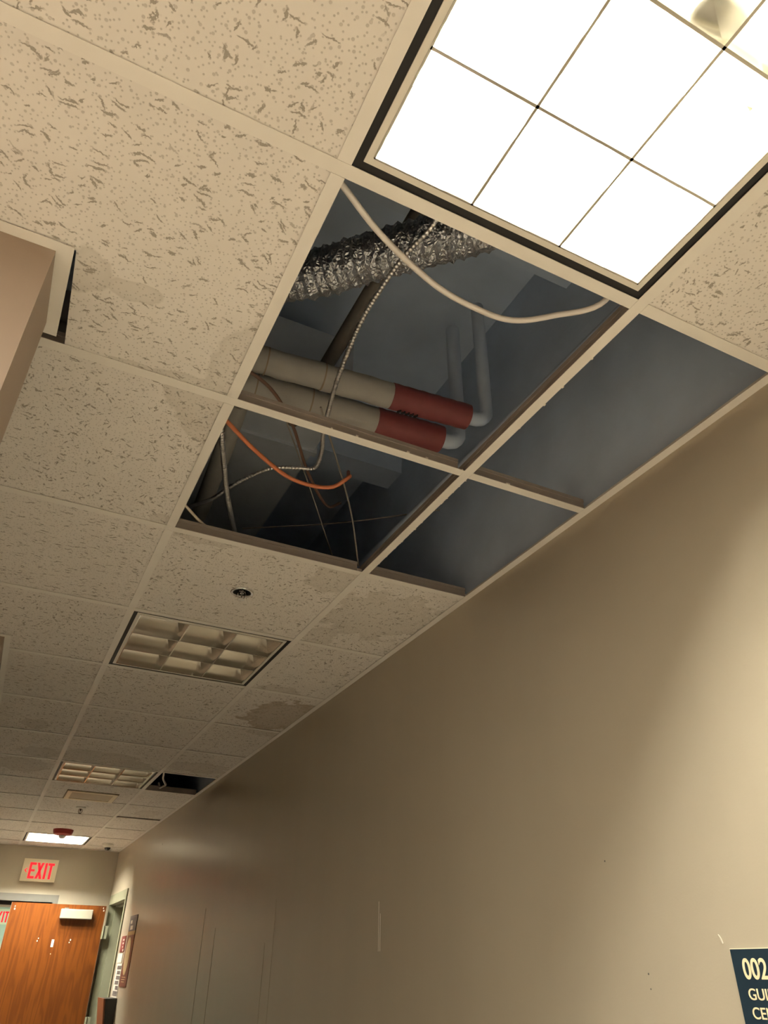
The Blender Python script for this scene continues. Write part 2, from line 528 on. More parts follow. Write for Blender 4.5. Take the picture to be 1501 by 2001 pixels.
# vestibule behind the far doorway
w = MB()
yv0, yv1 = YF + 0.15, YF + 5.0
w.box(-1.5, -1.4, yv0, yv1, 0, H); w.box(1.15, 1.25, yv0, yv1, 0, H); w.box(-1.5, 1.25, yv1, yv1 + 0.1, 0, H)
w.box(-1.5, 1.25, yv0, yv1, H, H + 0.1); w.box(-1.5, 1.25, yv0, yv1, -0.1, 0)
tag(w.build('wall_vestibule', M['pale_green']), 'pale green vestibule seen through the glass beside the wooden door', 'wall', kind='structure')

# ------------------------------------------------------------------ suspended ceiling
ceiling = empty('ceiling', (0, 0, H), 'suspended grid ceiling of fissured tiles with several tiles missing', 'ceiling', kind='structure')
FL = 0.012        # half flange
def tee_profile(mb, along, a0, a1, c, z=0.0):
    """inverted tee along x or y at cross position c"""
    def bx(p0, p1, z0, z1, q0=a0, q1=a1):
        if along == 'y':
            mb.box(c + p0, c + p1, q0, q1, z0, z1)
        else:
            mb.box(q0, q1, c + p0, c + p1, z0, z1)
    mb.cur = 0; bx(-FL, FL, z, z + 0.0015)
    mb.cur = 1
    e = 0.012
    bx(-0.0012, 0.0012, z + 0.0015, z + 0.034, a0 + (e if a1 - a0 > 0.1 else 0), a1 - (e if a1 - a0 > 0.1 else 0))
    bx(-0.0035, 0.0035, z + 0.028, z + 0.038, a0 + e, a1 - e)
    mb.cur = 0
def tee(name, along, a0, a1, c):
    mb = MB(); tee_profile(mb, along, a0, a1, c)
    return mb.build(name, None, ceiling, mats=[M['tee'], M['web']])
XB = T
R0, R1 = -8, 13
Y = lambda k: k * T
tee('main_tee', 'y', YB, YF - 0.002, XB)
tee('main_tee', 'y', -2.0, 0.345, -T)
tee('main_tee', 'y', -2.0, 0.345, -3 * T)
tee('main_tee', 'y', 0.57, 2.29, -T)
def left_limit(y):
    if y < -2.0 or y > 2.31: return XL + 0.003
    return XR0
for k in range(R0, R1 + 1):
    y = Y(k)
    tee('cross_tee', 'x', XB + FL + 0.0004, XW - 0.001, y)
    lim = left_limit(y)
    x0 = lim if lim > -T else -T + FL
    tee('cross_tee', 'x', x0, XB - FL - 0.0004, y)
    if lim < -T:
        tee('cross_tee', 'x', XR0, -T - FL, y)
    y1 = Y(k + 1) if k < R1 else YF
    tee('cross_tee', 'y', y + FL + 0.0004, y1 - (FL + 0.0004 if k < R1 else 0.002), 0.0)

def angle(name, along, a0, a1, wall, sgn, width=0.022):
    """wall angle: flange below the tiles and leg up the wall; sgn points away from the wall"""
    mb = MB()
    lo, hi = sorted((wall, wall + sgn * width))
    l2, h2 = sorted((wall, wall + sgn * 0.0012))
    if along == 'y':
        mb.box(lo, hi, a0, a1, -0.0012, 0.0); mb.box(l2, h2, a0, a1, 0.0, 0.024)
    else:
        mb.box(a0, a1, lo, hi, -0.0012, 0.0); mb.box(a0, a1, l2, h2, 0.0, 0.024)
    return mb.build(name, M['tee'], ceiling)
for a, b in ((YB, -1.2), (-1.2, 1.23), (1.23, 3.66), (3.66, 6.1), (6.1, YF)):
    angle('wall_angle', 'y', a, b - 0.0006, XW, -1, 0.023)
angle('wall_angle', 'x', XL, XW - 0.023, YF, -1)
angle('wall_angle', 'x', XR0, XL + 0.006, 0.365, -1)
angle('wall_angle', 'y', 2.288, YF, XL, 1)
angle('wall_angle', 'x', XR0, XL, 2.31, -1)
# the loose piece on the stub, swung away from the cut tile
mb = MB()
mb.box(0, 0.0285, 0, 0.236, -0.0012, 0.0); mb.box(0, 0.0012, 0, 0.236, 0, 0.024)
loose = mb.build('wall_angle', M['tee'], ceiling)
loose.location = (XL + 0.0005, 0.343, -0.0006); loose.rotation_euler = (0, 0, 0.034)

# tiles
TZ0, TZ1 = 0.0036, 0.0196
MT = {
    'a': tile_mat('tile_fissured'),
    'b': tile_mat('tile_fissured_fine', angles=(10, 65, 110, 155), length=0.75, density=0.085),
    'c': tile_mat('tile_directional', angles=(0, 6, -7, 12), length=0.9, density=0.085),
}
proto = {}
def tile_rect(x0, x1, y0, y1, mat, shared=None, dz=0.0, tilt=(0, 0), dx=0, dy=0):
    cx, cy = (x0 + x1) / 2, (y0 + y1) / 2
    g = 0.004
    hx, hy = (x1 - x0) / 2 - g, (y1 - y0) / 2 - g
    key = (round(hx, 3), round(hy, 3), mat.name)
    if key in proto:
        o = proto[key].copy(); COL.objects.link(o)
    else:
        mb = MB(); mb.box(-hx, hx, -hy, hy, TZ0, TZ1)
        o = mb.build('tile', mat); proto[key] = o
    o.parent = ceiling
    o.location = (cx + dx, cy + dy, dz)
    o.rotation_euler = (tilt[0], tilt[1], 0)
    return o
def tile_poly(poly, c, mat):
    mb = MB(); mb.prism([(x - c[0], y - c[1]) for x, y in poly], TZ0, TZ1)
    return mb.build('tile', mat, ceiling, loc=(c[0], c[1], 0))

LIGHTS = {-5: 'lit', -1: 'main', 3: 'off', 7: 'off', 12: 'far'}
OPEN = {(0, 0), (0, 1), (1, 0), (1, 1), (1, 7)}
LENS = {(-4, -2), (-2, -2), (-4, 2)}
CB = (XB + XW) / 2      # centre of the narrow right column
def loc_stains(cx, cy, lst):
    return [(x - cx, y - cy, rx, ry) for x, y, rx, ry in lst]
STAIN = {   # (col,row): world ellipses
    (-1, 1): [(-0.055, 0.66, 0.085, 0.085), (-0.02, 0.74, 0.05, 0.05), (-0.02, 1.20, 0.05, 0.04)],
    (0, 2): [(0.10, 1.22, 0.12, 0.05), (0.55, 1.30, 0.09, 0.10)],
    (1, 2): [(0.80, 1.50, 0.20, 0.19), (0.66, 1.75, 0.08, 0.08)],
    (1, 3): [(0.74, 2.43, 0.10, 0.08)],
    (1, 4): [(0.90, 2.80, 0.19, 0.25)],
    (1, 5): [(0.93, 3.10, 0.12, 0.06)],
    (0, 6): [(0.20, 4.08, 0.26, 0.16), (0.42, 4.22, 0.14, 0.10)],
    (-1, 5): [(-0.19, 3.52, 0.07, 0.09)],
    (-1, 6): [(-0.10, 4.12, 0.14, 0.12)],
    (-1, 7): [(-0.20, 4.50, 0.16, 0.20)],
    (1, 6): [(0.80, 4.05, 0.20, 0.14)],
    (1, 9): [(0.82, 5.85, 0.10, 0.16)],
}
STYLE = {(-1, 2): 'c', (-1, 4): 'c', (-1, 1): 'b', (0, 2): 'b', (1, -1): 'b', (1, 2): 'b'}
ANG = {'a': dict(), 'b': dict(angles=(10, 65, 110, 155), length=0.75, density=0.085), 'c': dict(angles=(0, 6, -7, 12), length=0.9, density=0.085)}
HOLED = []
for r in range(R0, R1 + 1):
    y0 = Y(r); y1 = Y(r + 1) if r < R1 else YF
    for c in (-5, -4, -3, -2, -1, 0, 1):
        if c == 0 and r in LIGHTS: continue
        if (c, r) in OPEN or (c, r) in LENS: continue
        x0, x1 = {-5: (XR0, -4 * T), -4: (-4 * T, -3 * T), -3: (-3 * T, -2 * T), -2: (-2 * T, -T), -1: (-T, 0), 0: (0, T), 1: (T, XW)}[c]
        if c <= -1:
            closed = (y0 > 2.3) or (y1 < -1.9)
            if closed:
                if c < -1: continue
                x0 = XL
        cx, cy = (x0 + x1) / 2, (y0 + y1) / 2
        st = STYLE.get((c, r), random.choice('aab'))
        if (c, r) in STAIN:
            brown = (c, r) == (1, 4)
            mat = tile_mat('tile_stained_%d_%d' % (c + 3, r + 8), loc_stains(cx, cy, STAIN[(c, r)]),
                           stain_col=(0.44, 0.355, 0.26) if brown else (0.65, 0.61, 0.54), **ANG[st])
        else:
            mat = MT[st]
        if c <= -1 and r == 0:
            if c < -1:
                tile_rect(x0, x1, y0, 0.345, mat); continue
            ctr = (-T / 2, T / 2)
            mat = tile_mat('tile_cut_round_stub', loc_stains(*ctr, [(-0.02, 0.50, 0.055, 0.13), (-0.235, 0.40, 0.05, 0.025), (-0.33, 0.385, 0.035, 0.06), (-0.10, 0.60, 0.10, 0.03), (-0.20, 0.60, 0.06, 0.015)]),
                           angles=(0, 12, 40, 150), length=1.05, density=0.085)
            g = 0.004
            tile_poly([(-T + g, g), (-g, g), (-g, T - g), (-0.3475, T - g), (-0.3535, 0.352), (-T + g, 0.352)], ctr, mat)
            continue
        if c <= -1 and r == 3:
            if c < -1:
                tile_rect(x0, x1, y0, 2.30, mat); continue
            g = 0.004
            tile_poly([(-T + g, y0 + g), (-g, y0 + g), (-g, y1 - g), (XL + 0.008, y1 - g), (XL + 0.008, 2.30), (-T + g, 2.30)], (-T / 2, cy), mat)
            continue
        kw = {}
        if (c, r) == (1, 4): kw = dict(dy=-0.006)
        if (c, r) == (1, 9): kw = dict(tilt=(0.012, 0), dz=0.004)
        if (c, r) == (0, 2):
            HOLED.append((x0, x1, y0, y1, mat)); continue
        tile_rect(x0, x1, y0, y1, mat, **kw)
def tile_with_hole(x0, x1, y0, y1, hx, hy, r, mat):
    cx, cy = (x0 + x1) / 2, (y0 + y1) / 2
    a, b = (x1 - x0) / 2 - 0.004, (y1 - y0) / 2 - 0.004
    n = 32; inner = []; outer = []
    for i in range(n):
        t = 2 * math.pi * (i + 0.5) / n
        c_, s_ = math.cos(t), math.sin(t)
        inner.append((hx - cx + r * c_, hy - cy + r * s_))
        k = 1 / max(abs(c_), abs(s_))
        k = 2 ** 0.5 if False else k
        px, py = c_ * k, s_ * k
        if abs(abs(px) - abs(py)) < 0.21: px, py = math.copysign(1, px), math.copysign(1, py)
        outer.append((px * a, py * b))
    mb = MB()
    v = [(x, y, TZ0) for x, y in inner] + [(x, y, TZ0) for x, y in outer] + [(x, y, TZ1) for x, y in inner] + [(x, y, TZ1) for x, y in outer]
    f = []
    for i in range(n):
        j = (i + 1) % n
        f += [(i, n + i, n + j, j), (2 * n + i, 2 * n + j, 3 * n + j, 3 * n + i), (i, j, 2 * n + j, 2 * n + i), (n + i, 3 * n + i, 3 * n + j, n + j)]
    mb.add(v, f)
    return mb.build('tile', mat, ceiling, loc=(cx, cy, 0))
for a in HOLED:
    tile_with_hole(*a[:4], 0.3055, 1.523, 0.030, a[4])
# crumbs of tile left on the tee flanges
mb = MB()
for _ in range(46):
    yy = random.uniform(0.05, 1.2); s = random.uniform(0.0012, 0.0034)
    if random.random() < 0.5: yy = random.choice((0.93, 0.98, 0.72, 1.0)) + random.uniform(-0.03, 0.03)
    xx = XB + FL + random.uniform(-0.003, 0.001)
    if random.random() < 0.2: xx, yy = random.uniform(0.05, 0.95), T - FL + random.uniform(0, 0.002)
    mb.box(xx - s, xx + s, yy - s, yy + s, 0.0005, 0.0005 + s * 1.3)
cr = mb.build('tile_crumbs', M['crumb'], ceiling); cr['kind'] = 'stuff'

# ------------------------------------------------------------------ recessed lights
LAT = 0.2664; PITCH = 2 * LAT / 3; LD = 0.075
def half_w(z):
    return 0.0024 + 0.0228 * (z / LD) ** 1.55
def blade_profile(kind):
    zs = [LD * i / 9 for i in range(10)]
    if kind == 'full':
        return [(-half_w(z), z) for z in reversed(zs)] + [(half_w(z), z) for z in zs]
    return [(-0.001, LD), (-0.001, 0.0)] + [(half_w(z), z) for z in zs]       # perimeter half blade, curved side to +
def make_light(state, label):
    root = empty('ceiling_light', (0, 0, 0), label, 'ceiling light', 'square louvered lights in the ceiling grid')
    hs = MB()                                        # housing shell, open below
    t = 0.002; ho = 0.2985; hz = 0.135
    hs.box(-ho, ho, -ho, ho, hz, hz + t)
    for s in (-1, 1):
        hs.box(*sorted((s * ho, s * (ho - t))), -ho, ho, 0.0018, hz)
        hs.box(-ho, ho, *sorted((s * ho, s * (ho - t))), 0.0018, hz)
    hs.build('housing', M['pan'], root)
    rv = MB(); rv.ring(0.2785, 0.2785, 0.2965, 0.2965, 0.0035, 0.0065)
    rv.ring(0.2785, 0.2785, 0.2795, 0.2795, 0.0065, 0.10)
    rv.build('reveal', M['black'], root)
    fr = MB(); fr.ring(LAT + 0.0005, LAT + 0.0005, 0.2785, 0.2785, 0.001, 0.010)
    fr.build('louver_frame', M['white_metal'], root)
    lv = M['white_metal'] if state == 'far' else M['louver']
    full = blade_profile('full'); half = blade_profile('half')
    for k in (-1, 1):
        mb = MB(); mb.prism([(a + k * PITCH / 2, z) for a, z in full], -LAT, LAT, 'x')
        mb.build('louver_blade', lv, root, True)
        mb = MB(); mb.prism([(a + k * PITCH / 2, z) for a, z in full], -LAT, LAT, 'y')
        mb.build('louver_blade', lv, root, True)
        pr = [(k * (LAT - a), z) for a, z in half]
        mb = MB(); mb.prism(pr, -LAT, LAT, 'x'); mb.build('louver_blade', lv, root, True)
        mb = MB(); mb.prism(pr, -LAT, LAT, 'y'); mb.build('louver_blade', lv, root, True)
    for i, yy in enumerate((PITCH, 0.0, -PITCH)):
        lit = state in ('lit', 'far') or (state == 'main' and i < 2)
        mb = MB(); mb.tube([(-0.262, yy, 0.104), (0.262, yy, 0.104)], 0.0127, 16)
        mb.build('lamp_tube', (M['tube_far'] if state == 'far' else M['tube_on']) if lit else M['tube_off'], root, True)
        for s in (-1, 1):
            mb = MB(); mb.box(*sorted((s * 0.262, s * 0.292)), yy - 0.016, yy + 0.016, 0.082, 0.134)
            mb.build('lamp_holder', M['socket'], root)
    mb = MB(); mb.box(0.246, 0.290, -0.285, 0.285, 0.126, 0.1345); mb.box(0.20, 0.246, 0.10, 0.104, 0.126, 0.1345)
    mb.build('wiring_cover', M['socket'], root)
    return root
LBL = {-1: 'brightly lit louvered ceiling light beside the missing tiles',
       3: 'unlit louvered ceiling light beyond the recessed sprinkler tile',
       7: 'unlit louvered ceiling light beside the single missing tile with a dangling wire',
       12: 'lit louvered ceiling light behind the maroon strobe',
       -5: 'added unseen louvered ceiling light behind the photographer'}  # last one is an added lamp that lifts the ceiling brightness
for r, state in LIGHTS.items():
    o = make_light(state, LBL[r])
    o.location = (T / 2, (r + 0.5) * T, H)

def fill_lens_light(c, r, label, power=1.0):  # lamps added out of view to brighten the ceiling by bounce
    root = empty('fill_lens_light', ((c + 0.5) * T, (r + 0.5) * T, H), label, 'ceiling light', 'added flat lens fill lights in the side halls')
    mb = MB(); mb.box(-0.298, 0.298, -0.298, 0.298, 0.03, 0.09); mb.build('housing', M['pan'], root)
    mb = MB(); mb.ring(0.27, 0.27, 0.298, 0.298, 0.0018, 0.03); mb.build('frame', M['white_metal'], root)
    mb = MB(); mb.box(-0.27, 0.27, -0.27, 0.27, 0.008, 0.012); mb.build('lens', emit('fill_lens', LAMP_COLOUR, SIDE_POWER * power), root)
fill_lens_light(-2, -2, 'added flat lens fill light in the side hall nearer the corridor')
fill_lens_light(-4, -2, 'added flat lens fill light in the side hall nearer its back wall')
fill_lens_light(-4, 2, 'added flat lens fill light in the hall beyond the wall stub', 0.22)

# ------------------------------------------------------------------ things above the open cells
def cable(name, pts, r, mat, label, cat='cable', ribs=0.0, seg=10):
    P = [(x, y, H + z) for x, y, z in pts]
    base = Vector(P[0])
    Q = spline([Vector(p) - base for p in P], 0.0024 if ribs else 0.012)
    mb = MB()
    mb.tube(Q, (lambda i, n: r * (1 + ribs * (1 if (i // 2) % 2 else -1))) if ribs else r, seg)
    o = mb.build(name, mat, None, True, loc=base)
    return tag(o, label, cat)
cable('white_cable', [(-0.10, -0.02, 0.045), (0.02, 0.043, 0.03), (0.125, 0.102, 0.03), (0.255, 0.149, 0.028), (0.354, 0.161, 0.026), (0.433, 0.154, 0.026), (0.498, 0.110, 0.028), (0.565, 0.034, 0.03), (0.60, -0.02, 0.16)],
      0.0058, M['cable_white'], 'white cable sagging across the opening next to the lit light')
cable('armoured_cable', [(0.235, 0.01, 0.16), (0.223, 0.096, 0.12), (0.208, 0.181, 0.12), (0.202, 0.282, 0.12), (0.205, 0.39, 0.12), (0.229, 0.558, 0.12), (0.257, 0.688, 0.12), (0.279, 0.769, 0.12), (0.304, 0.843, 0.12), (0.312, 0.915, 0.12), (0.27, 0.937, 0.12), (0.206, 0.972, 0.12), (0.157, 1.053, 0.12), (0.126, 1.126, 0.12), (0.10, 1.21, 0.125), (0.06, 1.32, 0.15)],
      0.0052, M['armour'], 'long silver armoured cable bending sharply over the crossing tee', ribs=0.13)
cable('armoured_cable', [(0.0, 0.76, 0.14), (0.038, 0.865, 0.10), (0.073, 0.97, 0.10), (0.122, 1.111, 0.10), (0.173, 1.239, 0.10), (0.225, 1.37, 0.11)],
      0.0068, M['armour'], 'short thicker armoured cable beside the cream cable', ribs=0.13)
cable('orange_cable', [(-0.08, 0.68, 0.075), (0.028, 0.758, 0.06), (0.124, 0.835, 0.058), (0.232, 0.905, 0.06), (0.313, 0.923, 0.065), (0.368, 0.905, 0.068), (0.405, 0.885, 0.10), (0.445, 0.985, 0.18), (0.50, 1.12, 0.30)],
      0.0056, M['cable_orange'], 'orange cable looping through the opening with the armoured cables')
cable('cream_cable', [(-0.06, 1.075, 0.06), (0.03, 1.169, 0.05), (0.103, 1.244, 0.05), (0.20, 1.34, 0.08)], 0.004, M['cable_cream'], 'short cream cable crossing the corner of an open cell')
cable('brown_cable', [(0.02, 0.70, 0.20), (0.12, 0.75, 0.20), (0.22, 0.86, 0.20), (0.34, 1.05, 0.20), (0.47, 1.22, 0.22), (0.55, 1.30, 0.3)], 0.0045, M['cable_brown'], 'thin brown cable running under the red wrapped pipes')
cable('hanger_wire', [(0.27, 0.78, 0.22), (0.50, 1.10, 0.16), (0.60, 1.24, 0.038)], 0.0027, M['wire'], 'pale hanger wire slanting down to the long tee', 'wire', seg=8)
cable('hanger_wire', [(0.16, 0.83, 0.26), (0.36, 1.10, 0.2), (0.55, 1.35, 0.12)], 0.0022, M['wire'], 'dull hanger wire beside the brown cable', 'wire', seg=8)
cable('hanger_wire', [(0.30, 1.62, 0.30), (0.60, 1.42, 0.30), (0.9, 1.22, 0.33)], 0.0024, M['wire'], 'thin wire stretched across above the sprinkler tile', 'wire', seg=8)
cable('white_wire', [(0.63, 4.30, 0.045), (0.655, 4.413, 0.022), (0.681, 4.551, 0.02), (0.728, 4.70, 0.02), (0.734, 4.735, 0.02), (0.726, 4.80, 0.02), (0.72, 4.855, 0.024), (0.716, 4.90, 0.06)], 0.007, M['cable_white'], 'white wire dangling in the single dark opening', 'wire')

# two lagged pipes with red wrapped ends
def lagged_pipe(label, y0, y1, z, r, xr, xe):
    root = empty('lagged_pipe', (-0.45, y0, H + z), label, 'pipe')
    ang = math.atan2(y1 - y0, 1.15)
    root.rotation_euler = (0, 0, ang)
    mb = MB()
    Lr = xr + 0.45
    mb.tube([(i * Lr / 40, 0.0015 * math.sin(i), 0.001 * math.sin(2.1 * i)) for i in range(41)], lambda i, n: r * (1 + 0.012 * math.sin(i * 1.7)), 20)
    mb.build('lagging', M['lagging'], root, True)
    for xx in (0.56, 0.72):
        mb = MB(); mb.tube([(xx, 0, 0), (xx + 0.004, 0, 0)], r * 1.03, 20); mb.build('joint_band', M['dust'], root, True)
    mb = MB()
    mb.tube([(Lr + i * (xe - xr) / 16, 0, 0) for i in range(17)], lambda i, n: r * (1.01 + 0.02 * math.sin(i * 2.3)), 20)
    red = mb.build('red_wrap', M['red_wrap'], root, True)
    mb = MB()
    e = Lr + (xe - xr)
    mb.tube(spline([(e - 0.01, 0, 0), (e + 0.03, 0, 0.0), (e + 0.06, 0, 0.02), (e + 0.065, 0, 0.08), (e + 0.065, 0, 0.5)], 0.03), r * 0.55, 14)
    mb.build('riser', M['deck'], root, True)
    return red, Lr, r
red, Lr, rr = lagged_pipe('upper lagged pipe with dark strokes on its red wrapped end', 0.840, 0.745, 0.33, 0.038, 0.475, 0.72)
mb = MB()
for i in range(5):
    a0 = math.radians(-118)
    for q in range(3):
        a = a0 + q * 0.12
        p = Vector((Lr + 0.03 + i * 0.013 + q * 0.002, math.cos(a) * -rr * 1.035, math.sin(a) * rr * 1.035))
        mb.box(p.x - 0.002, p.x + 0.002, p.y - 0.004, p.y + 0.004, p.z - 0.003, p.z + 0.001)
mb.build('ink_stroke', M['black'], red)
lagged_pipe('lower lagged pipe with a plain red wrapped end', 0.925, 0.855, 0.315, 0.042, 0.475, 0.69)

# crinkled flexible duct
P = spline([(-0.30, 0.66, 0.29), (-0.08, 0.545, 0.28), (0.09, 0.435, 0.275), (0.19, 0.335, 0.275), (0.29, 0.235, 0.275), (0.39, 0.145, 0.285), (0.52, 0.02, 0.31), (0.66, -0.12, 0.34)], 0.008)
mb = MB(); seg = 28
pts = [Vector(p) for p in P]
n = len(pts); vv = []; ff = []
for i, p in enumerate(pts):
    t = (pts[min(i + 1, n - 1)] - pts[max(i - 1, 0)]).normalized()
    a = t.cross(Vector((0, 0, 1))).normalized(); u = a.cross(t)
    for k in range(seg):
        th = 2 * math.pi * k / seg
        r = 0.052 + 0.0030 * (1 if i % 3 == 0 else -0.4) + random.uniform(-0.0035, 0.0035)
        vv.append(p + (a * math.cos(th) + u * math.sin(th)) * r)
for i in range(n - 1):
    for k in range(seg):
        k2 = (k + 1) % seg
        ff.append((i * seg + k, (i + 1) * seg + k, (i + 1) * seg + k2, i * seg + k2))
mb.add(vv, ff)
tag(mb.build('flexible_duct', M['foil'], loc=(0, 0, H)), 'crinkled silver flexible duct above the white cable', 'duct')

# rectangular steel ducts and conduits
def steel_duct(label, x0, x1, y0, y1, z0, z1, seams):
    root = empty('steel_duct', ((x0 + x1) / 2, y0, H + z0), label, 'duct')
    hw = (x1 - x0) / 2; ln = y1 - y0
    mb = MB(); mb.box(-hw, hw, 0, ln, 0, z1 - z0); mb.build('duct_body', M['duct'], root)
    for s in seams:
        mb = MB(); mb.ring(hw, (z1 - z0) / 2, hw + 0.012, (z1 - z0) / 2 + 0.012, -0.012, 0.012)
        o = mb.build('seam_flange', M['duct'], root); o.rotation_euler = (math.pi / 2, 0, 0); o.location = (0, s, (z1 - z0) / 2)
steel_duct('wide dull steel duct running over the opening with the orange cable', 0.10, 0.47, 1.05, 5.2, 0.56, 0.80, (0.35, 1.5, 2.6))
def conduit(label, pts, r, mat, name='conduit'):
    P = [(x, y, H + z) for x, y, z in pts]; b = Vector(P[0])
    mb = MB(); mb.tube(spline([Vector(p) - b for p in P], 0.05), r, 14)
    return tag(mb.build(name, mat, None, True, loc=b), label, 'pipe')
conduit('grey conduit running along above the narrow openings by the wall', [(0.80, -0.6, 0.26), (0.795, 0.4, 0.26), (0.785, 1.4, 0.26), (0.78, 3.0, 0.26)], 0.024, M['deck'])
conduit('tan pipe rising at the corner near the orange cable', [(0.10, 1.02, 0.36), (0.125, 1.30, 0.36), (0.15, 1.7, 0.36)], 0.03, M['lagging'], 'tan_pipe')
conduit('dark iron pipe crossing behind the flexible duct', [(0.32, -0.3, 0.5), (0.32, 0.5, 0.5), (0.32, 1.2, 0.5)], 0.022, M['dark_iron'], 'iron_pipe')

# ------------------------------------------------------------------ things mounted in or on the ceiling
def sprinkler(x, y, label, recessed):
    root = empty('sprinkler', (x, y, H), label, 'sprinkler')
    mb = MB()
    if recessed:
        mb.lathe([(0.0385, 0.004), (0.0385, -0.001), (0.036, -0.003), (0.030, -0.0025), (0.0285, 0.001), (0.0285, 0.004)], 36)
        mb.build('escutcheon', M['chrome'], root, True)
        mb = MB(); mb.lathe([(0.0288, 0.0015), (0.026, 0.017), (0.004, 0.0185)], 30); mb.build('cup_lining', M['black'], root, True)
    else:
        mb.lathe([(0.036, 0.004), (0.036, -0.002), (0.03, -0.006), (0.012, -0.008), (0.0, -0.008)], 32)
        mb.build('escutcheon', M['white_metal'], root, True)
    zb = -0.012 if recessed else -0.03
    met = M['chrome'] if recessed else M['bronze']
    mb = MB(); mb.lathe([(0.0085, 0.022), (0.0085, 0.004), (0.006, zb + 0.012), (0.006, zb + 0.008), (0, zb + 0.008)], 20); mb.build('body', met, root, True)
    for s in (-1, 1):
        mb = MB(); mb.tube(spline([(s * 0.007, 0, 0.006), (s * 0.013, 0, zb + 0.010), (s * 0.010, 0, zb - 0.006), (s * 0.002, 0, zb - 0.012)], 0.004), 0.002, 8); mb.build('frame_arm', met, root, True)
    mb = MB(); pts = []
    for i in range(24):
        a = 2 * math.pi * i / 24; r = 0.0135 if i % 2 else 0.0095
        pts.append((r * math.cos(a), r * math.sin(a)))
    mb.prism(pts, zb - 0.0145, zb - 0.013); mb.build('deflector', met, root)
    mb = MB(); mb.tube([(0, 0, zb - 0.012), (0, 0, zb + 0.01)], 0.0022, 8)
    mb.build('glass_bulb', M['dark_iron'], root, True)
    return root
sprinkler(0.3055, 1.523, 'recessed chrome sprinkler in the tile before the first unlit light', True)
sprinkler(0.31, 5.80, 'bronze pendent sprinkler past the framed ceiling panel', False)

root = empty('ceiling_panel', (0.318, 5.30, H), 'small ceiling panel with a raised cream rim beyond an unlit light', 'ceiling panel')
mb = MB(); mb.ring(0.140, 0.122, 0.172, 0.158, -0.005, 0.004); mb.build('rim', M['cream'], root)
mb = MB(); mb.ring(0.172, 0.158, 0.177, 0.163, -0.001, 0.004); mb.build('gasket', M['dust'], root)
mb = MB(); mb.box(-0.141, 0.141, -0.123, 0.123, -0.002, 0.004); mb.build('face', M['panel_tan'], root)

root = empty('fire_strobe', (0.305, 7.02, H), 'round maroon fire alarm strobe with a clear lens', 'alarm')
mb = MB(); mb.lathe([(0.088, 0.004), (0.086, -0.014), (0.078, -0.034), (0.055, -0.043), (0.0, -0.044)], 40); mb.build('body', M['maroon'], root, True)
mb = MB(); mb.lathe([(0.031, -0.042), (0.031, -0.054), (0.022, -0.068), (0.0, -0.074)], 26); mb.build('lens', M['lens'], root, True)
mb = MB(); mb.lathe([(0.034, -0.040), (0.034, -0.046), (0.030, -0.047)], 26); mb.build('lens_ring', M['maroon'], root, True)

root = empty('security_camera', (0.80, 7.70, H), 'small white dome security camera with a smoked lens', 'camera')
mb = MB(); mb.lathe([(0.053, 0.004), (0.053, -0.014), (0.046, -0.022), (0.030, -0.030), (0.029, -0.034)], 32); mb.build('base', M['white_metal'], root, True)
mb = MB(); mb.lathe([(0.029, -0.032), (0.027, -0.044), (0.018, -0.054), (0.008, -0.058), (0, -0.0585)], 28); mb.build('dome', M['dome'], root, True)

# ------------------------------------------------------------------ end wall: exit sign, glazed door, wooden door
def exit_letters(parent, mat, x0, z0, s):
    """strokes drawn on the plate; unit letter height 1 -> s metres, facing -y"""
    def part(name, polys, ox):
        mb = MB()
        for poly in polys:
            mb.prism([(x0 + (ox + a) * s, z0 + b * s) for a, b in poly], -0.002, 0.001, 'y')
        mb.build(name, mat, parent)
    t = 0.15
    R = lambda a, b, c, d: [(a, c), (b, c), (b, d), (a, d)]
    part('letter_e', [R(0, t, 0, 1), R(t, 0.42, 0, t), R(t, 0.38, 0.44, 0.44 + t * 0.9), R(t, 0.42, 1 - t, 1)], 0)
    part('letter_x', [[(0, 0), (0.16, 0), (0.45, 1), (0.29, 1)], [(0.29, 0), (0.45, 0), (0.16, 1), (0.0, 1)]], 0.47)
    part('letter_i', [R(0, t, 0, 1)], 0.99)
    part('letter_t', [R(0.13, 0.13 + t, 0, 1 - t), R(0, 0.41, 1 - t, 1)], 1.19)
    part('chevron', [[(-0.02, 0.5), (0.15, 0.34), (0.15, 0.42), (0.065, 0.5), (0.15, 0.58), (0.15, 0.66)]], -0.27)
def exit_sign(loc, label, scale=1.0):
    root = empty('exit_sign', loc, label, 'sign')
    mb = MB(); mb.box(-0.164, 0.164, 0, 0.036, -0.103, 0.103); mb.build('housing', M['exit_body'], root)
    mb = MB(); mb.ring(0.158, 0.097, 0.1645, 0.1035, -0.002, 0.002)
    o = mb.build('bezel', M['exit_body'], root); o.rotation_euler = (math.pi / 2, 0, 0)
    exit_letters(root, M['exit_red'], -0.101, -0.077, 0.146)
    return root
exit_sign((0.251, YF - 0.036, H - 0.222), 'cream exit sign with red letters and a left pointing chevron')

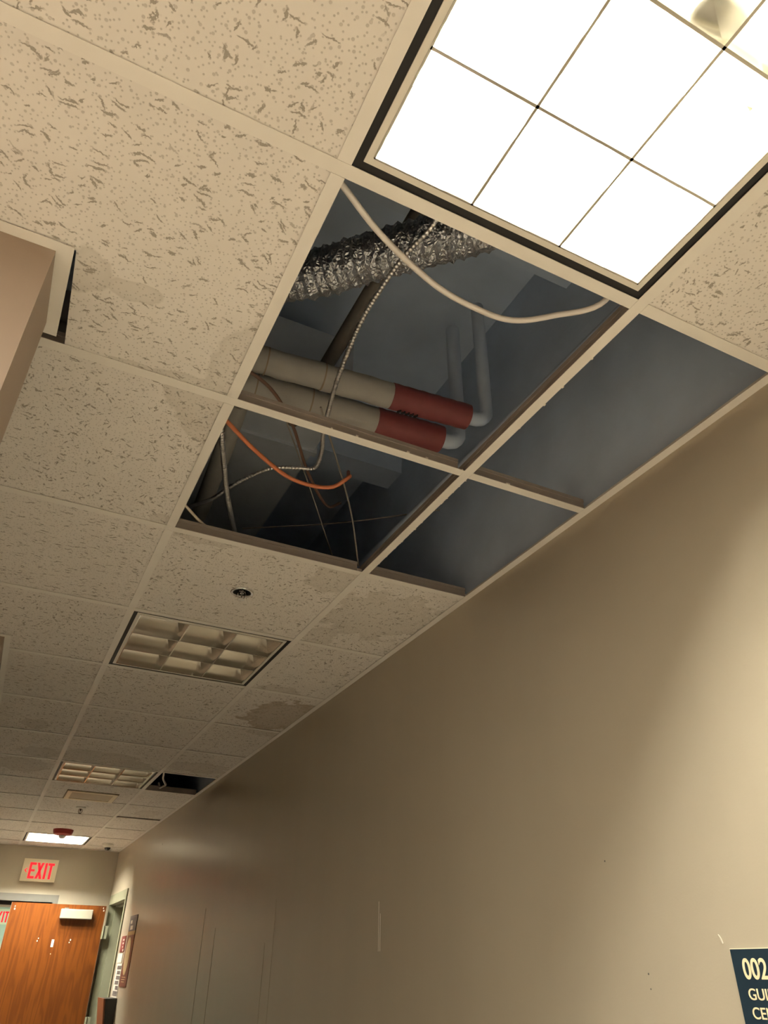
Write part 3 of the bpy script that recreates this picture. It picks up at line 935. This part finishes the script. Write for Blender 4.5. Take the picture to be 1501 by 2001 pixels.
# glazed door in the far wall
fr = MB()
fr.box(FX0 - 0.05, FX1 + 0.05, YF - 0.012, YF + 0.15, FZ, FZ + 0.066)
fr.box(FX0 - 0.05, FX0, YF - 0.012, YF + 0.15, 0, FZ); fr.box(FX1, FX1 + 0.05, YF - 0.012, YF + 0.15, 0, FZ)
tag(fr.build('trim_1', M['frame_grey']), 'grey steel frame of the far doorway under the exit sign', 'door frame', kind='structure')
d2 = empty('door_2', ((FX0 + FX1) / 2, YF + 0.05, 0), 'glazed door partly hidden by the open wooden door', 'door', kind='structure')
hw = (FX1 - FX0) / 2 - 0.004; top = FZ - 0.034
mb = MB(); mb.box(-hw, hw, 0, 0.045, top - 0.022, top); mb.box(-hw, hw, 0, 0.045, 0.01, 0.2)
mb.box(-hw, -hw + 0.05, 0, 0.045, 0.2, top - 0.022); mb.box(hw - 0.05, hw, 0, 0.045, 0.2, top - 0.022)
mb.build('door_rails', M['white_metal'], d2)
mb = MB(); mb.box(-hw + 0.05, hw - 0.05, 0.018, 0.024, 0.2, top - 0.022); mb.build('pane', M['glass'], d2)
mb = MB(); mb.box(-hw, hw, -0.004, 0.045, top, FZ); mb.build('gap_strip', M['gap'], d2)  # dark strip filling the gap between door top and frame
exit_sign((0.11, YF + 5.0 - 0.036, H - 0.405), 'exit sign added in the vestibule for the red reflection in the glass')  # added sign standing in for an exit reflection on the glass
root = empty('vestibule_fill_light', (-0.1, YF + 2.6, H), 'added unseen ceiling lamp brightening the pale green vestibule', 'ceiling light')  # added lamp, out of view, so the glass shows bright
mb = MB(); mb.ring(0.27, 0.27, 0.30, 0.30, -0.03, 0.0); mb.build('frame', M['white_metal'], root)
mb = MB(); mb.box(-0.27, 0.27, -0.27, 0.27, -0.02, 0.0); mb.build('diffuser', emit('fill_diffuser', (1.0, 0.95, 0.85), 110.0), root)

# side doorway frame
fr = MB()
fw = 0.05
fr.box(XW - 0.012, XW + 0.165, DY0 - fw + 0.01, DY0 + 0.01, 0, DZ + fw + 0.03)
fr.box(XW - 0.012, XW + 0.165, DY1 - 0.01, DY1 + fw - 0.01, 0, DZ + fw + 0.03)
fr.box(XW - 0.012, XW + 0.165, DY0 + 0.01, DY1 - 0.01, DZ - 0.005, DZ + fw + 0.03)
fr.box(XW + 0.05, XW + 0.10, DY0 + 0.01, DY0 + 0.026, 0, DZ - 0.005); fr.box(XW + 0.05, XW + 0.165, DY1 - 0.026, DY1 - 0.01, 0, DZ - 0.005)
fr.box(XW + 0.05, XW + 0.10, DY0 + 0.02, DY1 - 0.02, DZ - 0.022, DZ - 0.005)
tag(fr.build('trim_2', M['olive']), 'olive painted steel frame of the side doorway', 'door frame', kind='structure')

# wooden door standing open across the end wall
DX0, DX1, DYF = 0.068, 0.952, 8.085
door = empty('door_1', (DX1, DYF, 0.008), 'orange oak door standing open with a pale closer box', 'door', kind='structure')
top = H - 0.522 - 0.008
wd = DX1 - DX0
mb = MB(); mb.box(-wd, 0, 0, 0.045, 0, top); mb.build('door_leaf', M['wood'], door)
mb = MB(); mb.box(-wd - 0.0012, -wd, 0, 0.045, 0, top); mb.box(0, 0.0012, 0, 0.045, 0, top); mb.build('edge_band', M['closer'], door)
cl = MB()
cx0, cx1, cz0, cz1 = 0.526 - DX1, 0.826 - DX1, H - 0.647 - 0.008, H - 0.564 - 0.008
cl.box(cx0, cx1, -0.052, 0, cz0, cz1)
closer = cl.build('door_closer', M['closer'], door)
bv = closer.modifiers.new('bevel', 'BEVEL'); bv.width = 0.005; bv.segments = 2
mb = MB(); mb.box(cx0 + 0.03, cx0 + 0.07, -0.03, -0.015, cz1, cz1 + 0.012); mb.build('closer_shaft', M['dark_iron'], closer)
for hzz in (H - 0.76, 1.05, 0.25):
    mb = MB(); mb.box(-0.002, 0.052, -0.004, -0.001, hzz - 0.057, hzz + 0.057); mb.tube([(0.012, -0.008, hzz - 0.057), (0.012, -0.008, hzz + 0.057)], 0.007, 12)
    mb.build('hinge', M['olive'], door)
def dm(x, z): return (x - DX1, z + H - 0.008)
mb = MB(); x, z = dm(0.515, -0.856); mb.box(x - 0.011, x + 0.011, -0.0015, 0, z - 0.031, z + 0.031); mb.build('paper_label', M['paper'], door)
for (tx, tz) in ((0.381, -0.828), (0.671, -0.834), (0.104, -0.566), (0.930, -0.552), (0.517, -0.955)):
    x, z = dm(tx, tz); mb = MB()
    for q in range(2 if tz > -0.9 else 1):
        a = random.uniform(-0.008, 0.006); b = -q * 0.022 + 0.011; s = random.uniform(0.004, 0.007) if tz > -0.9 else 0.003
        mb.prism([(x + a - s, z + b - s), (x + a + s * 0.6, z + b - s * 1.4), (x + a + s, z + b + s * 0.4), (x + a - s * 0.3, z + b + s * 1.3)], -0.0012, 0.0002, 'y')
    mb.build('tape_scrap', M['paper'], door)

# ------------------------------------------------------------------ right wall: posters, box, room sign, marks
def board(name, label, y0, y1, z0, z1, mat, cat='poster', th=0.004):
    root = empty(name, (XW, (y0 + y1) / 2, H + z0), label, cat)
    mb = MB(); mb.box(-th, 0, -(y1 - y0) / 2, (y1 - y0) / 2, 0, z1 - z0); mb.build('sheet', mat, root)
    return root
def patch(root, name, mat, a0, a1, b0, b1, th=0.0055):
    mb = MB(); mb.box(-th, -0.001, a0, a1, b0, b1); mb.build(name, mat, root)
p1 = board('poster', 'tall brown poster with a long tan oval', 6.445, 6.775, -1.182, -0.672, M['poster_brown'])
patch(p1, 'photo_block', M['poster_slate'], -0.165, 0.165, 0.395, 0.51)
patch(p1, 'photo_highlight', M['paper'], -0.03, 0.08, 0.405, 0.435, 0.0065); patch(p1, 'photo_highlight', M['paper'], 0.03, 0.11, 0.45, 0.475, 0.0065)
patch(p1, 'gold_band', M['poster_gold'], -0.165, 0.165, 0.365, 0.393)
mb = MB(); mb.prism([(0.02 + 0.105 * math.cos(2 * math.pi * i / 40), 0.215 + 0.135 * math.sin(2 * math.pi * i / 40)) for i in range(40)], -0.0055, -0.001, 'x'); mb.build('tan_oval', M['poster_tan'], p1)
for i in range(3):
    patch(p1, 'faint_line', M['poster_tan'], -0.08 + 0.02 * i, 0.10, 0.064 - 0.016 * i, 0.069 - 0.016 * i)
p2 = board('poster', 'small red brown notice above the white sheet', 6.845, 7.05, -0.936, -0.815, M['poster_red'])
for i in range(3):
    patch(p2, 'pale_mark', M['paper'], -0.055 + 0.01 * i, 0.02 - 0.01 * i, 0.085 - 0.026 * i, 0.098 - 0.026 * i)
patch(p2, 'pale_mark', M['paper'], -0.09, -0.03, 0.006, 0.022)
board('paper_notice', 'blank white sheet between the two notices', 6.865, 7.095, -1.014, -0.945, M['paper'], 'notice')
p4 = board('paper_notice', 'white notice with rows of dark print beside the doorway', 6.80, 7.06, -1.262, -1.020, M['paper'], 'notice')
for i, (a, b) in enumerate(((-0.11, 0.08), (-0.10, 0.05), (-0.12, 0.06), (-0.09, 0.08), (-0.11, 0.02))):
    patch(p4, 'print_row', M['poster_grey'], a, b, 0.200 - 0.036 * i, 0.226 - 0.036 * i)
patch(p4, 'print_row', M['poster_grey'], -0.12, 0.10, 0.012, 0.046)

root = empty('wall_box', (XW, 6.93, H - 1.60), 'black wall box with a red wood front tapering downward', 'box')
y0, y1 = -0.165, 0.165
mb = MB(); mb.prism([(-0.05, 0.03), (0, 0.03), (0, 0.335), (-0.094, 0.335)], y0, y1, 'y'); mb.build('body', M['black_plastic'], root)
mb = MB(); mb.prism([(-0.063, 0.03), (-0.050, 0.03), (-0.094, 0.335), (-0.108, 0.335)], y0 + 0.004, y1, 'y'); mb.build('front_panel', M['box_wood'], root)
mb = MB(); mb.box(-0.062, -0.046, y0 - 0.006, y0 + 0.02, 0.022, 0.038); mb.build('tip_highlight', M['chrome'], root)  # bright piece added as the highlight at the foot of the box

def text_mesh(body, size, mat, parent, name, bold=0.0, xs=1.0):
    cu = bpy.data.curves.new(name, 'FONT')
    cu.body = body; cu.size = size; cu.extrude = 0.0005; cu.offset = bold
    tmp = bpy.data.objects.new(name, cu); COL.objects.link(tmp)
    bpy.context.view_layer.update()
    dg = bpy.context.evaluated_depsgraph_get()
    me = bpy.data.meshes.new_from_object(tmp.evaluated_get(dg))
    bpy.data.objects.remove(tmp)
    me.materials.clear(); me.materials.append(mat)
    for v in me.vertices: v.co.x *= xs
    o = bpy.data.objects.new(name, me); COL.objects.link(o); o.parent = parent
    return o
root = empty('room_sign', (XW, 0.440, H - 1.185), 'navy room sign with cream numbers and letters', 'sign')
sw, sh = 0.205, 0.168
mb = MB(); mb.box(-0.006, 0, -sw, 0, 0, sh); mb.build('plate', M['navy'], root)
mb = MB(); mb.box(-0.0045, 0, -sw - 0.0015, 0.0015, -0.0015, sh + 0.0015); mb.build('plate_edge', M['cream'], root)
TXT = Matrix(((0, 0, -1), (-1, 0, 0), (0, 1, 0))).to_euler()
for body, size, yy, zz, nm, bold, xs in (('002', 0.0425, -0.0195, 0.1245, 'room_number', 0.0007, 0.80), ('GUIDANCE', 0.0232, -0.0195, 0.0945, 'lettering', 0.0002, 1.0), ('CENTER', 0.0232, -0.0195, 0.0680, 'lettering', 0.0002, 1.0)):
    o = text_mesh(body, size, M['sign_letter'], root, nm, bold, xs)
    o.rotation_euler = TXT; o.location = (-0.0062, yy, zz)

# small chips and nail holes in the wall paint
for (yy, zz, s) in ((0.735, -0.845, 0.002), (0.655, -1.055, 0.002), (0.655, -1.08, 0.0016), (5.9, -0.20, 0.007)):
    mb = MB(); mb.lathe([(s, 0), (s * 0.8, 0.0006), (0, 0.0006)], 10)
    o = mb.build('nail_hole', M['dark_iron'], wall_right); o.rotation_euler = (0, -math.pi / 2, 0); o.location = (XW, yy, H + zz)
mb = MB(); mb.prism([(0.4630, H - 0.993), (0.4600, H - 1.003), (0.4572, H - 1.0085), (0.4560, H - 1.007), (0.4585, H - 0.999)], XW - 0.002, XW + 0.001, 'x')
mb.build('paint_chip', M['chip'], wall_right)
for dyy in (0.0, 0.012):
    mb = MB(); mb.box(XW - 0.0006, XW + 0.001, 1.872 - dyy, 1.8755 - dyy, H - 1.0, H - 0.855 - dyy * 3)
    mb.build('scratch', M['paper'], wall_right)
for (yy, z0, z1) in ((2.945, -1.9, -0.78), (3.06, -1.7, -0.95), (4.22, -1.6, -0.75), (3.95, -1.8, -0.86)):
    mb = MB(); mb.tube([(XW, yy, H + z0), (XW, yy + 0.004, H + (z0 + z1) / 2), (XW, yy, H + z1)], 0.0016, 8)
    mb.build('paint_run', M['wall'], wall_right)
